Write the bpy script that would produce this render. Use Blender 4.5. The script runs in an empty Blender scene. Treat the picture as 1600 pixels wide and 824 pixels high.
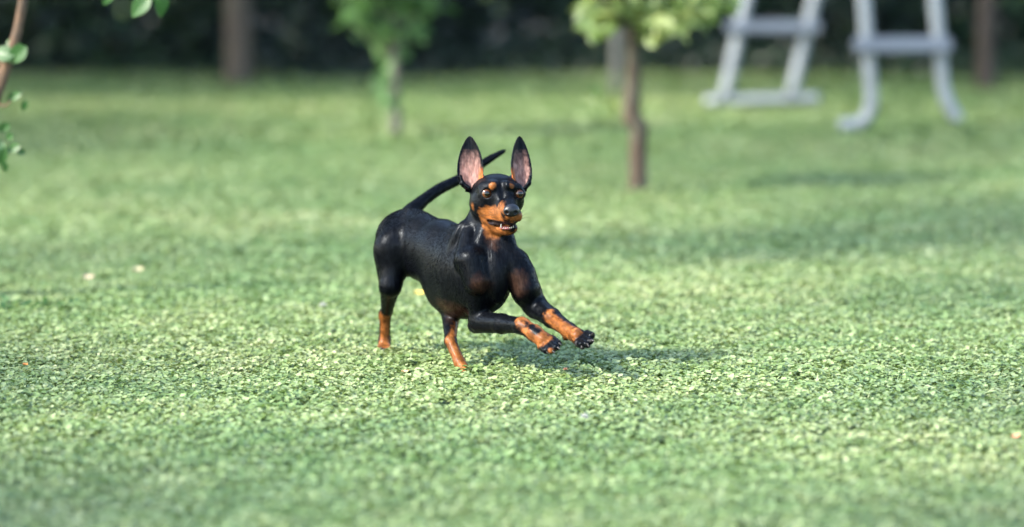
import bpy, math, random
import numpy as np
from mathutils import Vector, Matrix, Euler
random.seed(7); RNG = np.random.default_rng(7)
R = math.radians
scene = bpy.context.scene
col = scene.collection

# ------------------------------------------------------------------ camera
CAM_H = 1.0
FPX = 6000.0                       # 135 mm lens on 36 mm sensor, in pixels of a 1600 px wide frame
PITCH = math.atan(642.0 / FPX)
FOCUS_D = 7.5
cam_data = bpy.data.cameras.new('camera'); cam = bpy.data.objects.new('camera', cam_data)
col.objects.link(cam); scene.camera = cam
cam.location = (0, 0, CAM_H)
cam.rotation_euler = (math.pi / 2 - PITCH, 0, 0)
cam_data.lens = 135; cam_data.sensor_width = 36; cam_data.sensor_fit = 'HORIZONTAL'
cam_data.clip_start = 0.1; cam_data.clip_end = 1500
cam_data.dof.use_dof = True
cam_data.dof.focus_distance = 7.30
cam_data.dof.aperture_fstop = 1.9
cam_data.dof.aperture_blades = 0

# ------------------------------------------------------------------ sky, sun, exposure
SUN_EL, SUN_AZ = R(39), R(24)      # azimuth: 0 = exactly from the left, positive = from the camera side
S = Vector((-math.cos(SUN_EL) * math.cos(SUN_AZ), -math.cos(SUN_EL) * math.sin(SUN_AZ), math.sin(SUN_EL)))
world = bpy.data.worlds.new('World'); scene.world = world; world.use_nodes = True
wn = world.node_tree; wn.nodes.clear()
sky = wn.nodes.new('ShaderNodeTexSky'); sky.sky_type = 'NISHITA'; sky.sun_disc = False
sky.sun_elevation = SUN_EL; sky.sun_rotation = math.atan2(S.x, S.y)
sky.air_density = 1.2; sky.dust_density = 1.5; sky.ozone_density = 1.0
bg = wn.nodes.new('ShaderNodeBackground'); bg.inputs['Strength'].default_value = 0.15
wo = wn.nodes.new('ShaderNodeOutputWorld')
wn.links.new(sky.outputs[0], bg.inputs[0]); wn.links.new(bg.outputs[0], wo.inputs[0])
sun_d = bpy.data.lights.new('sun', 'SUN'); sun_d.energy = 2.8; sun_d.angle = R(7); sun_d.color = (1.0, 0.94, 0.82)
sun = bpy.data.objects.new('sun', sun_d); col.objects.link(sun)
sun.rotation_euler = S.to_track_quat('Z', 'Y').to_euler(); sun.location = (-20, -5, 20)
scene.view_settings.view_transform = 'Standard'; scene.view_settings.look = 'None'
scene.view_settings.gamma = 1.0; scene.view_settings.use_curve_mapping = False
scene.view_settings.exposure = 2.5
scene.render.engine = 'CYCLES'
scene.cycles.use_denoising = True
scene.cycles.max_bounces = 6; scene.cycles.diffuse_bounces = 3; scene.cycles.glossy_bounces = 3
scene.cycles.transmission_bounces = 4; scene.cycles.transparent_max_bounces = 4
scene.cycles.sample_clamp_indirect = 5.0

# ------------------------------------------------------------------ helpers
CP, SP = math.cos(PITCH), math.sin(PITCH)
def P(px, py, Y):
    """photo pixel (1600x824) + depth Y in metres -> world point"""
    a = (px - 800.0) / FPX; b = -(py - 412.0) / FPX
    dy = CP + b * SP; dz = -SP + b * CP
    t = Y / dy
    return np.array([a * t, Y, CAM_H + dz * t])
def G(px, py):
    """photo pixel on the ground -> world point"""
    a = (px - 800.0) / FPX; b = -(py - 412.0) / FPX
    dy = CP + b * SP; dz = -SP + b * CP
    t = -CAM_H / dz
    return np.array([a * t, dy * t, 0.0])
def tag(o, label=None, cat=None, group=None, kind=None):
    if label: o['label'] = label
    if cat: o['category'] = cat
    if group: o['group'] = group
    if kind: o['kind'] = kind
    return o
def link(name, me, mat=None, parent=None, smooth=True):
    o = bpy.data.objects.new(name, me); col.objects.link(o)
    if mat is not None: me.materials.append(mat)
    if smooth: me.polygons.foreach_set('use_smooth', np.ones(len(me.polygons), dtype=bool))
    if parent is not None: o.parent = parent
    return o
def empty(name, loc):
    o = bpy.data.objects.new(name, None); col.objects.link(o); o.location = Vector(loc); o.empty_display_size = .1
    return o
def np_mesh(name, V, F):
    """V (n,3), F (m,k) constant k"""
    me = bpy.data.meshes.new(name); V = np.asarray(V, dtype=np.float32); F = np.asarray(F, dtype=np.int32)
    me.vertices.add(len(V)); me.vertices.foreach_set('co', V.ravel())
    k = F.shape[1]
    me.loops.add(F.size); me.loops.foreach_set('vertex_index', F.ravel())
    me.polygons.add(len(F)); me.polygons.foreach_set('loop_start', np.arange(0, F.size, k, dtype=np.int32))
    me.polygons.foreach_set('loop_total', np.full(len(F), k, dtype=np.int32))
    me.update(calc_edges=True); me.validate()
    return me
def tube_arrays(pts, radii, n=12, rnd=0.0, cap=True, seed=0):
    rg = np.random.default_rng(seed)
    pts = np.array(pts, float); m = len(pts)
    V = []; F = []
    up = np.array([0, 0, 1.0]); prev = None
    for i in range(m):
        t = pts[min(i + 1, m - 1)] - pts[max(i - 1, 0)]; t /= np.linalg.norm(t) + 1e-9
        if prev is None:
            a = np.array([0, 1.0, 0]) if abs(t[1]) < .9 else np.array([1.0, 0, 0])
        else: a = prev
        a = a - t * a.dot(t); a /= np.linalg.norm(a); b = np.cross(t, a); prev = a
        for j in range(n):
            th = 2 * math.pi * j / n; r = radii[i] * (1 + rnd * rg.uniform(-1, 1))
            V.append(pts[i] + r * (math.cos(th) * a + math.sin(th) * b))
    for i in range(m - 1):
        for j in range(n):
            F.append((i * n + j, i * n + (j + 1) % n, (i + 1) * n + (j + 1) % n, (i + 1) * n + j))
    if cap:
        for i, rev in ((0, True), (m - 1, False)):
            V.append(pts[i]); c = len(V) - 1
            for j in range(n):
                q = (i * n + j, i * n + (j + 1) % n, c, c)
                F.append(q)
    return V, F
def tubes(name, specs, mat, parent=None, origin=(0, 0, 0), n=12, rnd=0.0):
    """several tubes joined into ONE mesh"""
    bmV = []; faces = []
    for k, (pts, radii) in enumerate(specs):
        V, F = tube_arrays(pts, radii, n, rnd, seed=k); o = len(bmV)
        bmV += [tuple(np.array(v) - np.array(origin)) for v in V]
        for f in F:
            f = tuple(x + o for x in f)
            faces.append(f[:3] if f[2] == f[3] else f)
    me = bpy.data.meshes.new(name); me.from_pydata(bmV, [], faces); me.update()
    import bmesh
    bm = bmesh.new(); bm.from_mesh(me); bmesh.ops.recalc_face_normals(bm, faces=bm.faces); bm.to_mesh(me); bm.free()
    return link(name, me, mat, parent)
def resample(pts, radii, k=6):
    pts = np.array(pts, float); radii = np.array(radii, float); m = len(pts)
    out, ro = [], []
    for i in range(m - 1):
        p0, p1, p2, p3 = pts[max(i - 1, 0)], pts[i], pts[i + 1], pts[min(i + 2, m - 1)]
        for j in range(k):
            t = j / k
            out.append(.5 * ((2 * p1) + (-p0 + p2) * t + (2 * p0 - 5 * p1 + 4 * p2 - p3) * t * t + (-p0 + 3 * p1 - 3 * p2 + p3) * t ** 3))
            ro.append(radii[i] * (1 - t) + radii[i + 1] * t)
    out.append(pts[-1]); ro.append(radii[-1])
    return np.array(out), np.array(ro)

# material helpers
def mat_new(name):
    m = bpy.data.materials.new(name); m.use_nodes = True
    nt = m.node_tree; b = nt.nodes['Principled BSDF']; return m, nt, b
def ramp(nt, fac, stops):
    r = nt.nodes.new('ShaderNodeValToRGB'); e = r.color_ramp.elements
    while len(e) < len(stops): e.new(0.5)
    for i, (p, c) in enumerate(stops):
        e[i].position = p; e[i].color = (*c, 1)
    nt.links.new(fac, r.inputs[0]); return r.outputs[0]
def noise(nt, scale, detail=4, coord='Object', stretch=None, rough=.6):
    tc = nt.nodes.new('ShaderNodeTexCoord'); n = nt.nodes.new('ShaderNodeTexNoise')
    n.inputs['Scale'].default_value = scale; n.inputs['Detail'].default_value = detail; n.inputs['Roughness'].default_value = rough
    if stretch:
        mp = nt.nodes.new('ShaderNodeMapping'); mp.inputs['Scale'].default_value = stretch
        nt.links.new(tc.outputs[coord], mp.inputs[0]); nt.links.new(mp.outputs[0], n.inputs['Vector'])
    else: nt.links.new(tc.outputs[coord], n.inputs['Vector'])
    return n.outputs['Fac']
def bump(nt, b, h, strength=.3, dist=.01):
    bp = nt.nodes.new('ShaderNodeBump'); bp.inputs['Strength'].default_value = strength; bp.inputs['Distance'].default_value = dist
    nt.links.new(h, bp.inputs['Height']); nt.links.new(bp.outputs[0], b.inputs['Normal'])
def mixc(nt, a, b_, fac, mode='MIX'):
    m = nt.nodes.new('ShaderNodeMix'); m.data_type = 'RGBA'; m.blend_type = mode
    for s, v in ((m.inputs['Factor'], fac), (m.inputs[6], a), (m.inputs[7], b_)):
        if hasattr(v, 'is_linked'): nt.links.new(v, s)
        elif isinstance(v, tuple): s.default_value = (*v, 1)
        else: s.default_value = v
    return m.outputs[2]
def leaf_material(name, c_dark, c_mid, c_light, rough=.45, transl=.35, spec=.5, patch_scale=None, patch_amt=.5, patch_cols=None):
    m, nt, b = mat_new(name)
    gi = nt.nodes.new('ShaderNodeNewGeometry')
    c = ramp(nt, gi.outputs['Random Per Island'], [(0, c_dark), (.5, c_mid), (1, c_light)])
    if patch_scale:
        n = noise(nt, patch_scale, 3, 'Object')
        pc = ramp(nt, n, [(.35, patch_cols[0]), (.65, patch_cols[1])])
        c = mixc(nt, c, pc, patch_amt, 'MULTIPLY')
        n_ = noise(nt, patch_scale * 9, 3, 'Object'); c = mixc(nt, c, ramp(nt, n_, [(.36, (.66, .82, .62)), (.62, (1.12, 1.08, 1.1))]), patch_amt, 'MULTIPLY')
    nt.links.new(c, b.inputs['Base Color'])
    b.inputs['Roughness'].default_value = rough; b.inputs['Specular IOR Level'].default_value = spec
    tr = nt.nodes.new('ShaderNodeBsdfTranslucent')
    nt.links.new(mixc(nt, c, (.9, 1.0, .35), .6, 'MULTIPLY'), tr.inputs['Color'])
    mx = nt.nodes.new('ShaderNodeMixShader'); mx.inputs[0].default_value = transl
    nt.links.new(b.outputs[0], mx.inputs[1]); nt.links.new(tr.outputs[0], mx.inputs[2])
    nt.links.new(mx.outputs[0], nt.nodes['Material Output'].inputs[0])
    return m
def plain(name, c, rough=.5, metal=0, spec=.5):
    m, nt, b = mat_new(name); b.inputs['Base Color'].default_value = (*c, 1); b.inputs['Roughness'].default_value = rough
    b.inputs['Metallic'].default_value = metal; b.inputs['Specular IOR Level'].default_value = spec; return m
def bark_material(name, c1, c2, c3, scale=30, stretch=(1, 1, .25)):
    m, nt, b = mat_new(name)
    n = noise(nt, scale, 6, 'Object', stretch, .7); n2 = noise(nt, scale * .3, 3, 'Object')
    c = ramp(nt, n, [(.3, c1), (.6, c2)]); c = mixc(nt, c, c3, ramp(nt, n2, [(.45, (0, 0, 0)), (.65, (1, 1, 1))]))
    nt.links.new(c, b.inputs['Base Color']); b.inputs['Roughness'].default_value = .85; b.inputs['Specular IOR Level'].default_value = .2
    bump(nt, b, n, .8, .006); return m

def leaf_cloud(centers, normals, size, rg, aspect=.6, fold=.25, origin=(0, 0, 0)):
    """leaf-shaped folded 6-gons (two quads each) around centres; returns V, F"""
    n = len(centers); centers = np.asarray(centers, float) - np.array(origin); N = np.asarray(normals, float)
    N = N / (np.linalg.norm(N, axis=1, keepdims=True) + 1e-9)
    t = rg.normal(size=(n, 3)); t -= N * (t * N).sum(1, keepdims=True); t /= np.linalg.norm(t, axis=1, keepdims=True) + 1e-9
    b = np.cross(N, t); L = np.broadcast_to(np.asarray(size, float), (n,))[:, None]; W = L * aspect
    f = N * L * fold
    base = centers - t * L * .5; tip = centers + t * L * .5 - f * .6
    l1 = centers - t * L * .12 - b * W * .5 + f * .5; l2 = centers + t * L * .22 - b * W * .38 + f * .3
    r1 = centers - t * L * .12 + b * W * .5 + f * .5; r2 = centers + t * L * .22 + b * W * .38 + f * .3
    V = np.stack([base, l1, l2, tip, r2, r1], 1).reshape(-1, 3)
    i = np.arange(n)[:, None] * 6
    F = np.concatenate([i + np.array([[0, 3, 2, 1]]), i + np.array([[0, 5, 4, 3]])], 0)
    return V, F
def wave(X, Y, seed=0, scale=1.0):
    """cheap smooth 2-D noise in about -1..1"""
    r = np.random.default_rng(seed); out = 0
    for k in range(7):
        a = r.uniform(0, 6.28); fr = r.uniform(.6, 2.4) * scale; ph = r.uniform(0, 6.28)
        out = out + np.sin((X * math.cos(a) + Y * math.sin(a)) * fr * 2 * math.pi / 1.0 + ph)
    return out / 3.5
# ------------------------------------------------------------------ ground
def lawn_h(x, y):
    return 0.0
m_soil, nt, b = mat_new('lawn_floor')
n1 = noise(nt, 1.1, 4); n2 = noise(nt, 60, 5)
c = ramp(nt, n1, [(.3, (.045, .078, .016)), (.55, (.07, .105, .024)), (.75, (.095, .13, .038))])
c = mixc(nt, c, ramp(nt, n2, [(.3, (.45, .5, .4)), (.7, (1.25, 1.25, 1.2))]), 1.0, 'MULTIPLY')
nt.links.new(c, b.inputs['Base Color']); b.inputs['Roughness'].default_value = .9; b.inputs['Specular IOR Level'].default_value = .15
bump(nt, b, n2, .8, .02)
me = bpy.data.meshes.new('ground'); me.from_pydata([(-400, -60, 0), (400, -60, 0), (400, 700, 0), (-400, 700, 0)], [], [(0, 1, 2, 3)])
ground = link('ground', me, m_soil, smooth=False); ground['kind'] = 'structure'
# bare leaf-littered strip of soil under the wood edge
m_dirt, nt, b = mat_new('shaded_soil')
n = noise(nt, 9, 6); c = ramp(nt, n, [(.3, (.018, .017, .013)), (.5, (.05, .036, .024)), (.7, (.028, .045, .02))]); nt.links.new(c, b.inputs['Base Color']); b.inputs['Roughness'].default_value = .95; bump(nt, b, n, .8, .03)
V = []; F = []
xs = np.linspace(-9, 9, 90)
for x in xs:
    V += [(x, 17.25 + .2 * math.sin(x * 1.7) + .12 * math.sin(x * 4.1 + 1), .004), (x, 24, .004)]
for i in range(len(xs) - 1): F.append((2 * i, 2 * i + 2, 2 * i + 3, 2 * i + 1))
me = bpy.data.meshes.new('soil'); me.from_pydata(V, [], F); soil = link('soil_strip', me, m_dirt, smooth=False); soil['kind'] = 'structure'

# ------------------------------------------------------------------ grass and clover
M_grass = leaf_material('clover_and_grass', (.070, .112, .024), (.172, .226, .096), (.268, .312, .180), rough=.46, transl=.28, spec=.55,
                        patch_scale=.9, patch_amt=.75, patch_cols=((.66, .84, .62), (1.2, 1.13, 1.02)))
def density(X, Y):
    w = wave(X, Y * .6, 11, .9) * .5 + wave(X, Y, 12, 2.6) * .5
    return w
def lawn(name, y0, y1, half0, half1, dens, size, tilt, h, seed, aspect=.75, mat=M_grass):
    rg = np.random.default_rng(seed)
    n = int((y1 - y0) * (half0 + half1) * dens); Y = rg.uniform(y0, y1, int(n * 1.3)); X = rg.uniform(-1, 1, len(Y)) * max(half0, half1)
    thin = wave(X, Y, 23, 5) * .6 + wave(X, Y, 24, 12) * .6 + rg.normal(size=len(X)) * .4; X, Y = X[thin > -.62], Y[thin > -.62]
    ok = np.abs(X) < half0 + (half1 - half0) * (Y - y0) / (y1 - y0)
    X, Y = X[ok], Y[ok]
    w = wave(X, Y, 21, 3.5) * .5 + wave(X, Y, 22, 9) * .5
    Z = h * (.25 + .75 * rg.uniform(0, 1, len(X)) ** 1.3) * (1 + .35 * w)
    N = np.stack([rg.normal(size=len(X)) * tilt, rg.normal(size=len(X)) * tilt - .12, np.ones(len(X))], 1)
    sz = size * rg.uniform(.55, 1.35, len(X)) * (1 + .15 * w)
    return leaf_cloud(np.stack([X, Y, np.maximum(Z, .002)], 1), N, sz, rg, aspect, .12)
def blades(y0, y1, half, dens, length, width, seed):
    rg = np.random.default_rng(seed); n = int((y1 - y0) * 2 * half * dens)
    X = rg.uniform(-half, half, n); Y = rg.uniform(y0, y1, n); a = rg.uniform(0, 6.28, n); L = length * rg.uniform(.5, 1.3, n); lean = rg.uniform(.3, 1.1, n)
    b0 = np.stack([X, Y, np.zeros(n)], 1); d = np.stack([np.cos(a) * np.sin(lean), np.sin(a) * np.sin(lean), np.cos(lean)], 1)
    s = np.stack([-np.sin(a), np.cos(a), np.zeros(n)], 1) * width * .5
    mid = b0 + d * L[:, None] * .55; tip = b0 + d * L[:, None]; tip[:, 2] -= L * .12 * lean
    V = np.stack([b0 - s, b0 + s, mid + s * .9, mid - s * .9, tip + s * .15, tip - s * .15], 1).reshape(-1, 3); i = np.arange(n)[:, None] * 6
    return V, np.concatenate([i + np.array([[0, 1, 2, 3]]), i + np.array([[3, 2, 4, 5]])])
def stack(parts):
    Vs, Fs, o = [], [], 0
    for V, F in parts: Vs.append(V); Fs.append(F + o); o += len(V)
    return np.concatenate(Vs), np.concatenate(Fs)
GR = [lawn('a', 4.9, 9.3, 1.0, 1.35, 24000, .0118, .30, .016, 1, .62), blades(4.9, 9.3, 1.7, 2500, .020, .0018, 2),
      lawn('b', 9.3, 13.0, 2.6, 3.6, 13000, .0115, .26, .012, 3), lawn('c', 13.0, 17.4, 5.5, 6.0, 3200, .024, .28, .018, 4),
      lawn('g', 8.5, 13.0, 5.5, 5.5, 2500, .02, .3, .012, 10), lawn('f', 4.0, 9.3, 3.0, 3.6, 7000, .012, .28, .010, 9)]
V, F = stack(GR)
grass = link('grass', np_mesh('grass', V, F), M_grass, smooth=False)
tag(grass, 'short mown lawn of clover leaves and grass blades', 'grass', kind='stuff')

# ------------------------------------------------------------------ trees
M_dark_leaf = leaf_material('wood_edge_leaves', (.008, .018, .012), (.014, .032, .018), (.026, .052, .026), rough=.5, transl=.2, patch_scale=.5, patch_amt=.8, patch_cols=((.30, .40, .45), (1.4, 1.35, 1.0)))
M_young = leaf_material('young_tree_leaves', (.07, .15, .055), (.12, .23, .09), (.20, .32, .15), transl=.5)
M_apple = leaf_material('apple_leaves', (.12, .19, .06), (.20, .27, .09), (.32, .36, .13), transl=.5)
M_near = leaf_material('near_leaves', (.018, .06, .018), (.03, .09, .024), (.05, .13, .035), transl=.4)
M_bark_brown = bark_material('brown_bark', (.035, .025, .018), (.075, .055, .04), (.07, .068, .05), 40)
M_bark_grey = bark_material('grey_bark', (.065, .062, .05), (.12, .115, .10), (.09, .09, .065), 40)
M_bark_dark = bark_material('dark_bark', (.032, .027, .022), (.065, .053, .042), (.05, .047, .035), 18)
def make_tree(name, label, base, trunk_pts, trunk_r, limbs, clusters, nleaf, lsize, mleaf, mbark, seed, group=None, aspect=.5, cat='tree'):
    """trunk_pts / limbs in world coordinates; clusters = [(centre, radius xyz, weight)]"""
    rg = np.random.default_rng(seed); base = np.array(base); root = empty(name, base); tag(root, label, cat, group)
    p, r = resample(trunk_pts, trunk_r, 5); tubes('trunk', [(p, r)], mbark, root, base, 14, .05)
    if limbs:
        for lp, lr in limbs: tubes('branch', [resample(lp, lr, 4)], mbark, root, base, 8, .04)
    C, Nn = [], []
    tot = sum(w for _, _, w in clusters)
    for c, rad, w in clusters:
        k = int(nleaf * w / tot); d = rg.normal(size=(k, 3)); d /= np.linalg.norm(d, axis=1, keepdims=True)
        rr = rg.uniform(0, 1, (k, 1)) ** .42; P_ = np.array(c) + (d * rr * .55 + rg.normal(size=(k, 3)) * .38) * np.array(rad)
        C.append(P_); Nn.append(d * .5 + rg.normal(size=(k, 3)) * .45 + np.array([0, 0, .6]))
    C = np.concatenate(C); Nn = np.concatenate(Nn)
    V, F = leaf_cloud(C, Nn, lsize * rg.uniform(.6, 1.3, len(C)), rg, aspect, .15, base)
    link('crown', np_mesh('crown', V, F), mleaf, root, smooth=False); return root
def blobs(center, R_, n, r0, r1, seed, flat=1.0):
    rg = np.random.default_rng(seed); out = []
    for _ in range(n):
        d = rg.normal(size=3); d /= np.linalg.norm(d); q = rg.uniform(.2, 1) ** .6
        rr = rg.uniform(r0, r1); out.append((np.array(center) + d * q * np.array(R_), (rr, rr, rr * flat), rr ** 2))
    return out
# small fruit tree right of the dog: graft bend in a mossy trunk
b0 = G(997, 300); Yt = b0[1]
tp = [b0 + [0, 0, -.03], P(997, 262, Yt), P(997, 225, Yt), P(998, 200, Yt), P(988, 186, Yt), P(987, 160, Yt), P(990, 120, Yt), P(987, 60, Yt), P(985, 0, Yt), P(988, -90, Yt + .03), P(980, -200, Yt)]
lim = [([P(986, 52, Yt), P(962, 22, Yt - .05), P(930, -12, Yt - .1), P(880, -60, Yt - .2)], [.010, .009, .007, .004]),
       ([P(987, 30, Yt), P(1030, -10, Yt + .05), P(1085, -45, Yt + .1)], [.009, .007, .004]),
       ([P(986, -60, Yt), P(1010, -110, Yt), P(1060, -180, Yt)], [.012, .009, .005]), ([P(986, -80, Yt), P(940, -130, Yt), P(900, -200, Yt)], [.012, .009, .005])]
cl = []
for (x, y, rx, rz, w) in [(945, 20, 36, 16, 1), (975, 5, 32, 22, 1.2), (1015, 25, 40, 22, 1.6), (1050, 38, 34, 20, 1.2), (1085, 12, 40, 18, 1.3), (1120, 2, 30, 14, .7), (930, 44, 16, 10, .35), (1030, -20, 70, 30, 2), (950, -30, 60, 30, 1.6), (930, 152, 9, 6, .05), (955, 160, 8, 5, .03), (928, 138, 7, 5, .03)]:
    cl.append((P(x, y, Yt + RNG.uniform(-.12, .12)), (rx / 430, .2, rz / 400), w))
cl += [(P(1010, -60, Yt), (.20, .28, .12), 1.2), (P(960, -120, Yt), (.3, .3, .15), 1.5)]
cl += blobs(P(1000, -230, Yt), (.60, .80, .40), 22, .12, .22, 31)
make_tree('fruit_tree', 'small fruit tree with bent grafted brown trunk, right of the dog', b0, tp, [.030, .0275, .0265, .028, .028, .026, .022, .019, .017, .015, .010], lim, cl, 950, .058, M_apple, M_bark_brown, 5)
# pale stake just behind it
b0 = G(963, 150); Y1 = b0[1]
st = tubes('tree_stake', [([b0 - [0, 0, .05], P(963, 100, Y1), P(963, 20, Y1), P(962, -60, Y1)], [.020, .020, .020, .019])], bark_material('weathered_wood', (.09, .09, .08), (.16, .155, .14), (.13, .13, .12), 30), None, (0, 0, 0), 14)
st.data.transform(Matrix.Translation(-Vector(b0))); st.location = Vector(b0)
tag(st, 'pale grey wooden stake behind the bent fruit tree', 'stake')
# young tree with a pale trunk left of centre
b0 = G(618, 216); Yt = b0[1]; q = 6000 / Yt
tp = [b0 + [0, 0, -.03], P(618, 170, Yt), P(617, 120, Yt), P(615, 60, Yt), P(612, 0, Yt), P(612, -90, Yt), P(616, -200, Yt)]
lim = [([P(617, 100, Yt), P(590, 70, Yt), P(566, 50, Yt)], [.006, .005, .003]), ([P(615, 50, Yt), P(650, 25, Yt), P(672, 10, Yt)], [.006, .005, .003]), ([P(613, 0, Yt), P(570, -60, Yt), P(540, -120, Yt)], [.009, .007, .004])]
cl = []
for (x, y, rx, rz, w) in [(560, 12, 22, 12, .8), (580, 40, 30, 14, 1), (556, 20, 14, 9, .4), (640, 12, 34, 14, .9), (600, 62, 22, 12, .6), (612, 92, 18, 14, .3), (604, 118, 16, 14, .22), (590, 142, 20, 14, .26), (612, 152, 12, 12, .12), (648, 48, 18, 10, .4), (660, 2, 20, 10, .5), (600, -20, 60, 22, 2), (645, -30, 40, 20, 1)]:
    cl.append((P(x, y, Yt + RNG.uniform(-.1, .1)), (rx / q * 1.25, .14, rz / q * 1.35), w))
cl += [(P(612, -60, Yt), (.16, .22, .12), 1.2), (P(612, -120, Yt), (.28, .3, .15), 1.5)]
cl += blobs(P(610, -220, Yt), (.40, .40, .40), 15, .12, .22, 32)
make_tree('young_tree', 'young tree with pale thin trunk and bright leaves, left of centre behind the dog', b0, tp, [.021, .018, .016, .015, .014, .012, .009], lim, cl, 480, .075, M_young, M_bark_grey, 6)
# the leaning tree at the left edge
Yn = 8.55; b0 = P(-120, 500, Yn); b0[2] = 0
tp = [b0 + [0, 0, -.03], P(-95, 420, Yn), P(-58, 300, Yn), P(-12, 165, Yn), P(14, 92, Yn), P(27, 50, Yn), P(36, 0, Yn), P(44, -60, Yn), P(60, -160, Yn), P(80, -500, Yn)]
lim = [([P(10, 100, Yn), P(-8, 96, Yn), P(-40, 80, Yn)], [.007, .005, .003]), ([P(-8, 160, Yn), P(8, 166, Yn - .02), P(18, 156, Yn - .03)], [.0035, .0025, .0015]), ([P(-35, 230, Yn), P(-10, 232, Yn), P(16, 240, Yn)], [.004, .003, .0015]),
       ([P(44, -60, Yn), P(130, -48, Yn), P(205, -25, Yn), P(245, -8, Yn)], [.009, .006, .004, .002])]
root = empty('leaning_tree', b0); tag(root, 'leaning young tree at the left edge with sunlit brown bark and sparse leaves', 'tree')
p_, r_ = resample(tp, [.030, .024, .018, .0140, .0122, .0110, .0102, .010, .009, .007], 5)
M_bark_sunny = bark_material('reddish_bark', (.04, .026, .018), (.105, .066, .042), (.07, .052, .038), 60, (1, 1, .4))
tubes('trunk', [(p_, r_)], M_bark_sunny, root, b0, 16, .06)
for a, c in lim: tubes('branch', [resample(a, c, 4)], M_bark_sunny, root, b0, 8)
def big_leaves(specs, mat, root, org, name='leaf'):
    """each leaf a curved oval blade of real size"""
    for (px, py, Y, w, h, ang, tiltx, nz) in specs:
        q = FPX / Y; nU, nV = 7, 9; V = []; F = []
        for j in range(nV):
            t = j / (nV - 1); hw = math.sin(math.pi * min(1, t ** .8)) ** .75 * .5 if 0 < t < 1 else .01
            hw *= (1 - .25 * t)
            for i in range(nU):
                s = (i / (nU - 1) - .5) * 2; x = s * hw * w / q; y = (t - .5) * h / q; z = abs(s) * hw * .22 * w / q - .25 * (t - .5) ** 2 * h / q
                V.append((x, y, z))
        for j in range(nV - 1):
            for i in range(nU - 1): F.append((j * nU + i, j * nU + i + 1, (j + 1) * nU + i + 1, (j + 1) * nU + i))
        me = bpy.data.meshes.new(name); me.from_pydata(V, [], F)
        M = Matrix.Translation(Vector(P(px, py, Y)) - Vector(org)) @ Matrix.Rotation(R(-ang), 4, 'Y') @ Matrix.Rotation(R(90 - tiltx), 4, 'X') @ Matrix.Rotation(R(nz), 4, 'Y')
        me.transform(M); link(name, me, mat, root)
big_leaves([(26, 86, Yn - .03, 30, 44, 130, 20, 10), (4, 84, Yn - .02, 30, 40, 80, 25, 20), (20, 70, Yn, 24, 30, 60, 30, 0),
            (219, 10, Yn - .05, 32, 46, 140, 10, 15), (252, 8, Yn - .04, 26, 44, 175, 15, -20), (236, -14, Yn, 34, 48, 160, 30, 0), (168, -4, Yn, 22, 30, 150, 10, 0),
            (20, 152, Yn, 17, 34, 115, 30, 20), (38, 166, Yn - .01, 12, 20, 160, 20, 0), (6, 200, Yn, 18, 24, 120, 20, 0), (14, 214, Yn, 14, 20, 100, 40, 0), (20, 232, Yn, 18, 30, 110, 30, 20), (4, 246, Yn - .02, 18, 34, 160, 20, 0), (30, 236, Yn, 14, 22, 70, 20, 0), (2, 228, Yn, 18, 26, 30, 20, 0), (8, 262, Yn, 12, 18, 170, 20, 0)], M_near, root, b0)
rg = np.random.default_rng(51); cs = []; ns = []
for c, rad, w in blobs(P(70, -520, Yn + .5), (.55, .60, .35), 18, .10, .2, 33):
    k = int(w * 2600); d = rg.normal(size=(k, 3)); d /= np.linalg.norm(d, axis=1, keepdims=True); cs.append(c + d * rg.uniform(0, 1, (k, 1)) ** .4 * np.array(rad)); ns.append(d + [0, 0, .7])
V, F = leaf_cloud(np.concatenate(cs), np.concatenate(ns), .05, rg, .6, .15, b0); link('crown', np_mesh('crown', V, F), M_near, root, smooth=False)

# tall trees of the wood edge; their crowns meet far above the frame and shade the far lawn
def tall_tree(px, py, r0, label, seed, crown_z, crown_r, mb, lean=0.0, n=5200, lsize=.14, name='tall_tree', group='tall trees at the wood edge'):
    b0 = G(px, py) if py is not None else np.array(px); rg = np.random.default_rng(seed)
    tp = [b0 + [0, 0, -.05], b0 + [0, 0, .12], b0 + [lean * .3, 0, .8], b0 + [lean, 0, 2.0], b0 + [lean * 1.5, 0, crown_z]]
    lim = []
    for k in range(7):
        a = k * 2.4 + rg.uniform(0, .5); z = rg.uniform(1.8, crown_z); L = crown_r * .75
        s = b0 + [lean, 0, z]; lim.append(([s, s + [math.cos(a) * L * .5, math.sin(a) * L * .5, L * .35], s + [math.cos(a) * L, math.sin(a) * L, L * .5]], [r0 * .4, r0 * .25, r0 * .1]))
    cl = blobs(b0 + [lean, 0, crown_z + .2], (crown_r, crown_r, crown_r * .7), 22, crown_r * .28, crown_r * .45, seed)
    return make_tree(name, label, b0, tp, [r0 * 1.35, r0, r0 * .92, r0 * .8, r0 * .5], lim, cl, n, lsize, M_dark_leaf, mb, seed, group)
tall_tree(374, 133, .062, 'thick brown tree trunk standing at the shaded wood edge on the left', 61, 3.2, 1.5, M_bark_dark)
tall_tree(1540, 142, .040, 'slim reddish brown tree trunk at the far right, behind the ladder', 62, 2.9, 1.2, bark_material('red_brown_bark', (.028, .023, .019), (.050, .041, .035), (.04, .032, .028), 25))

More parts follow.
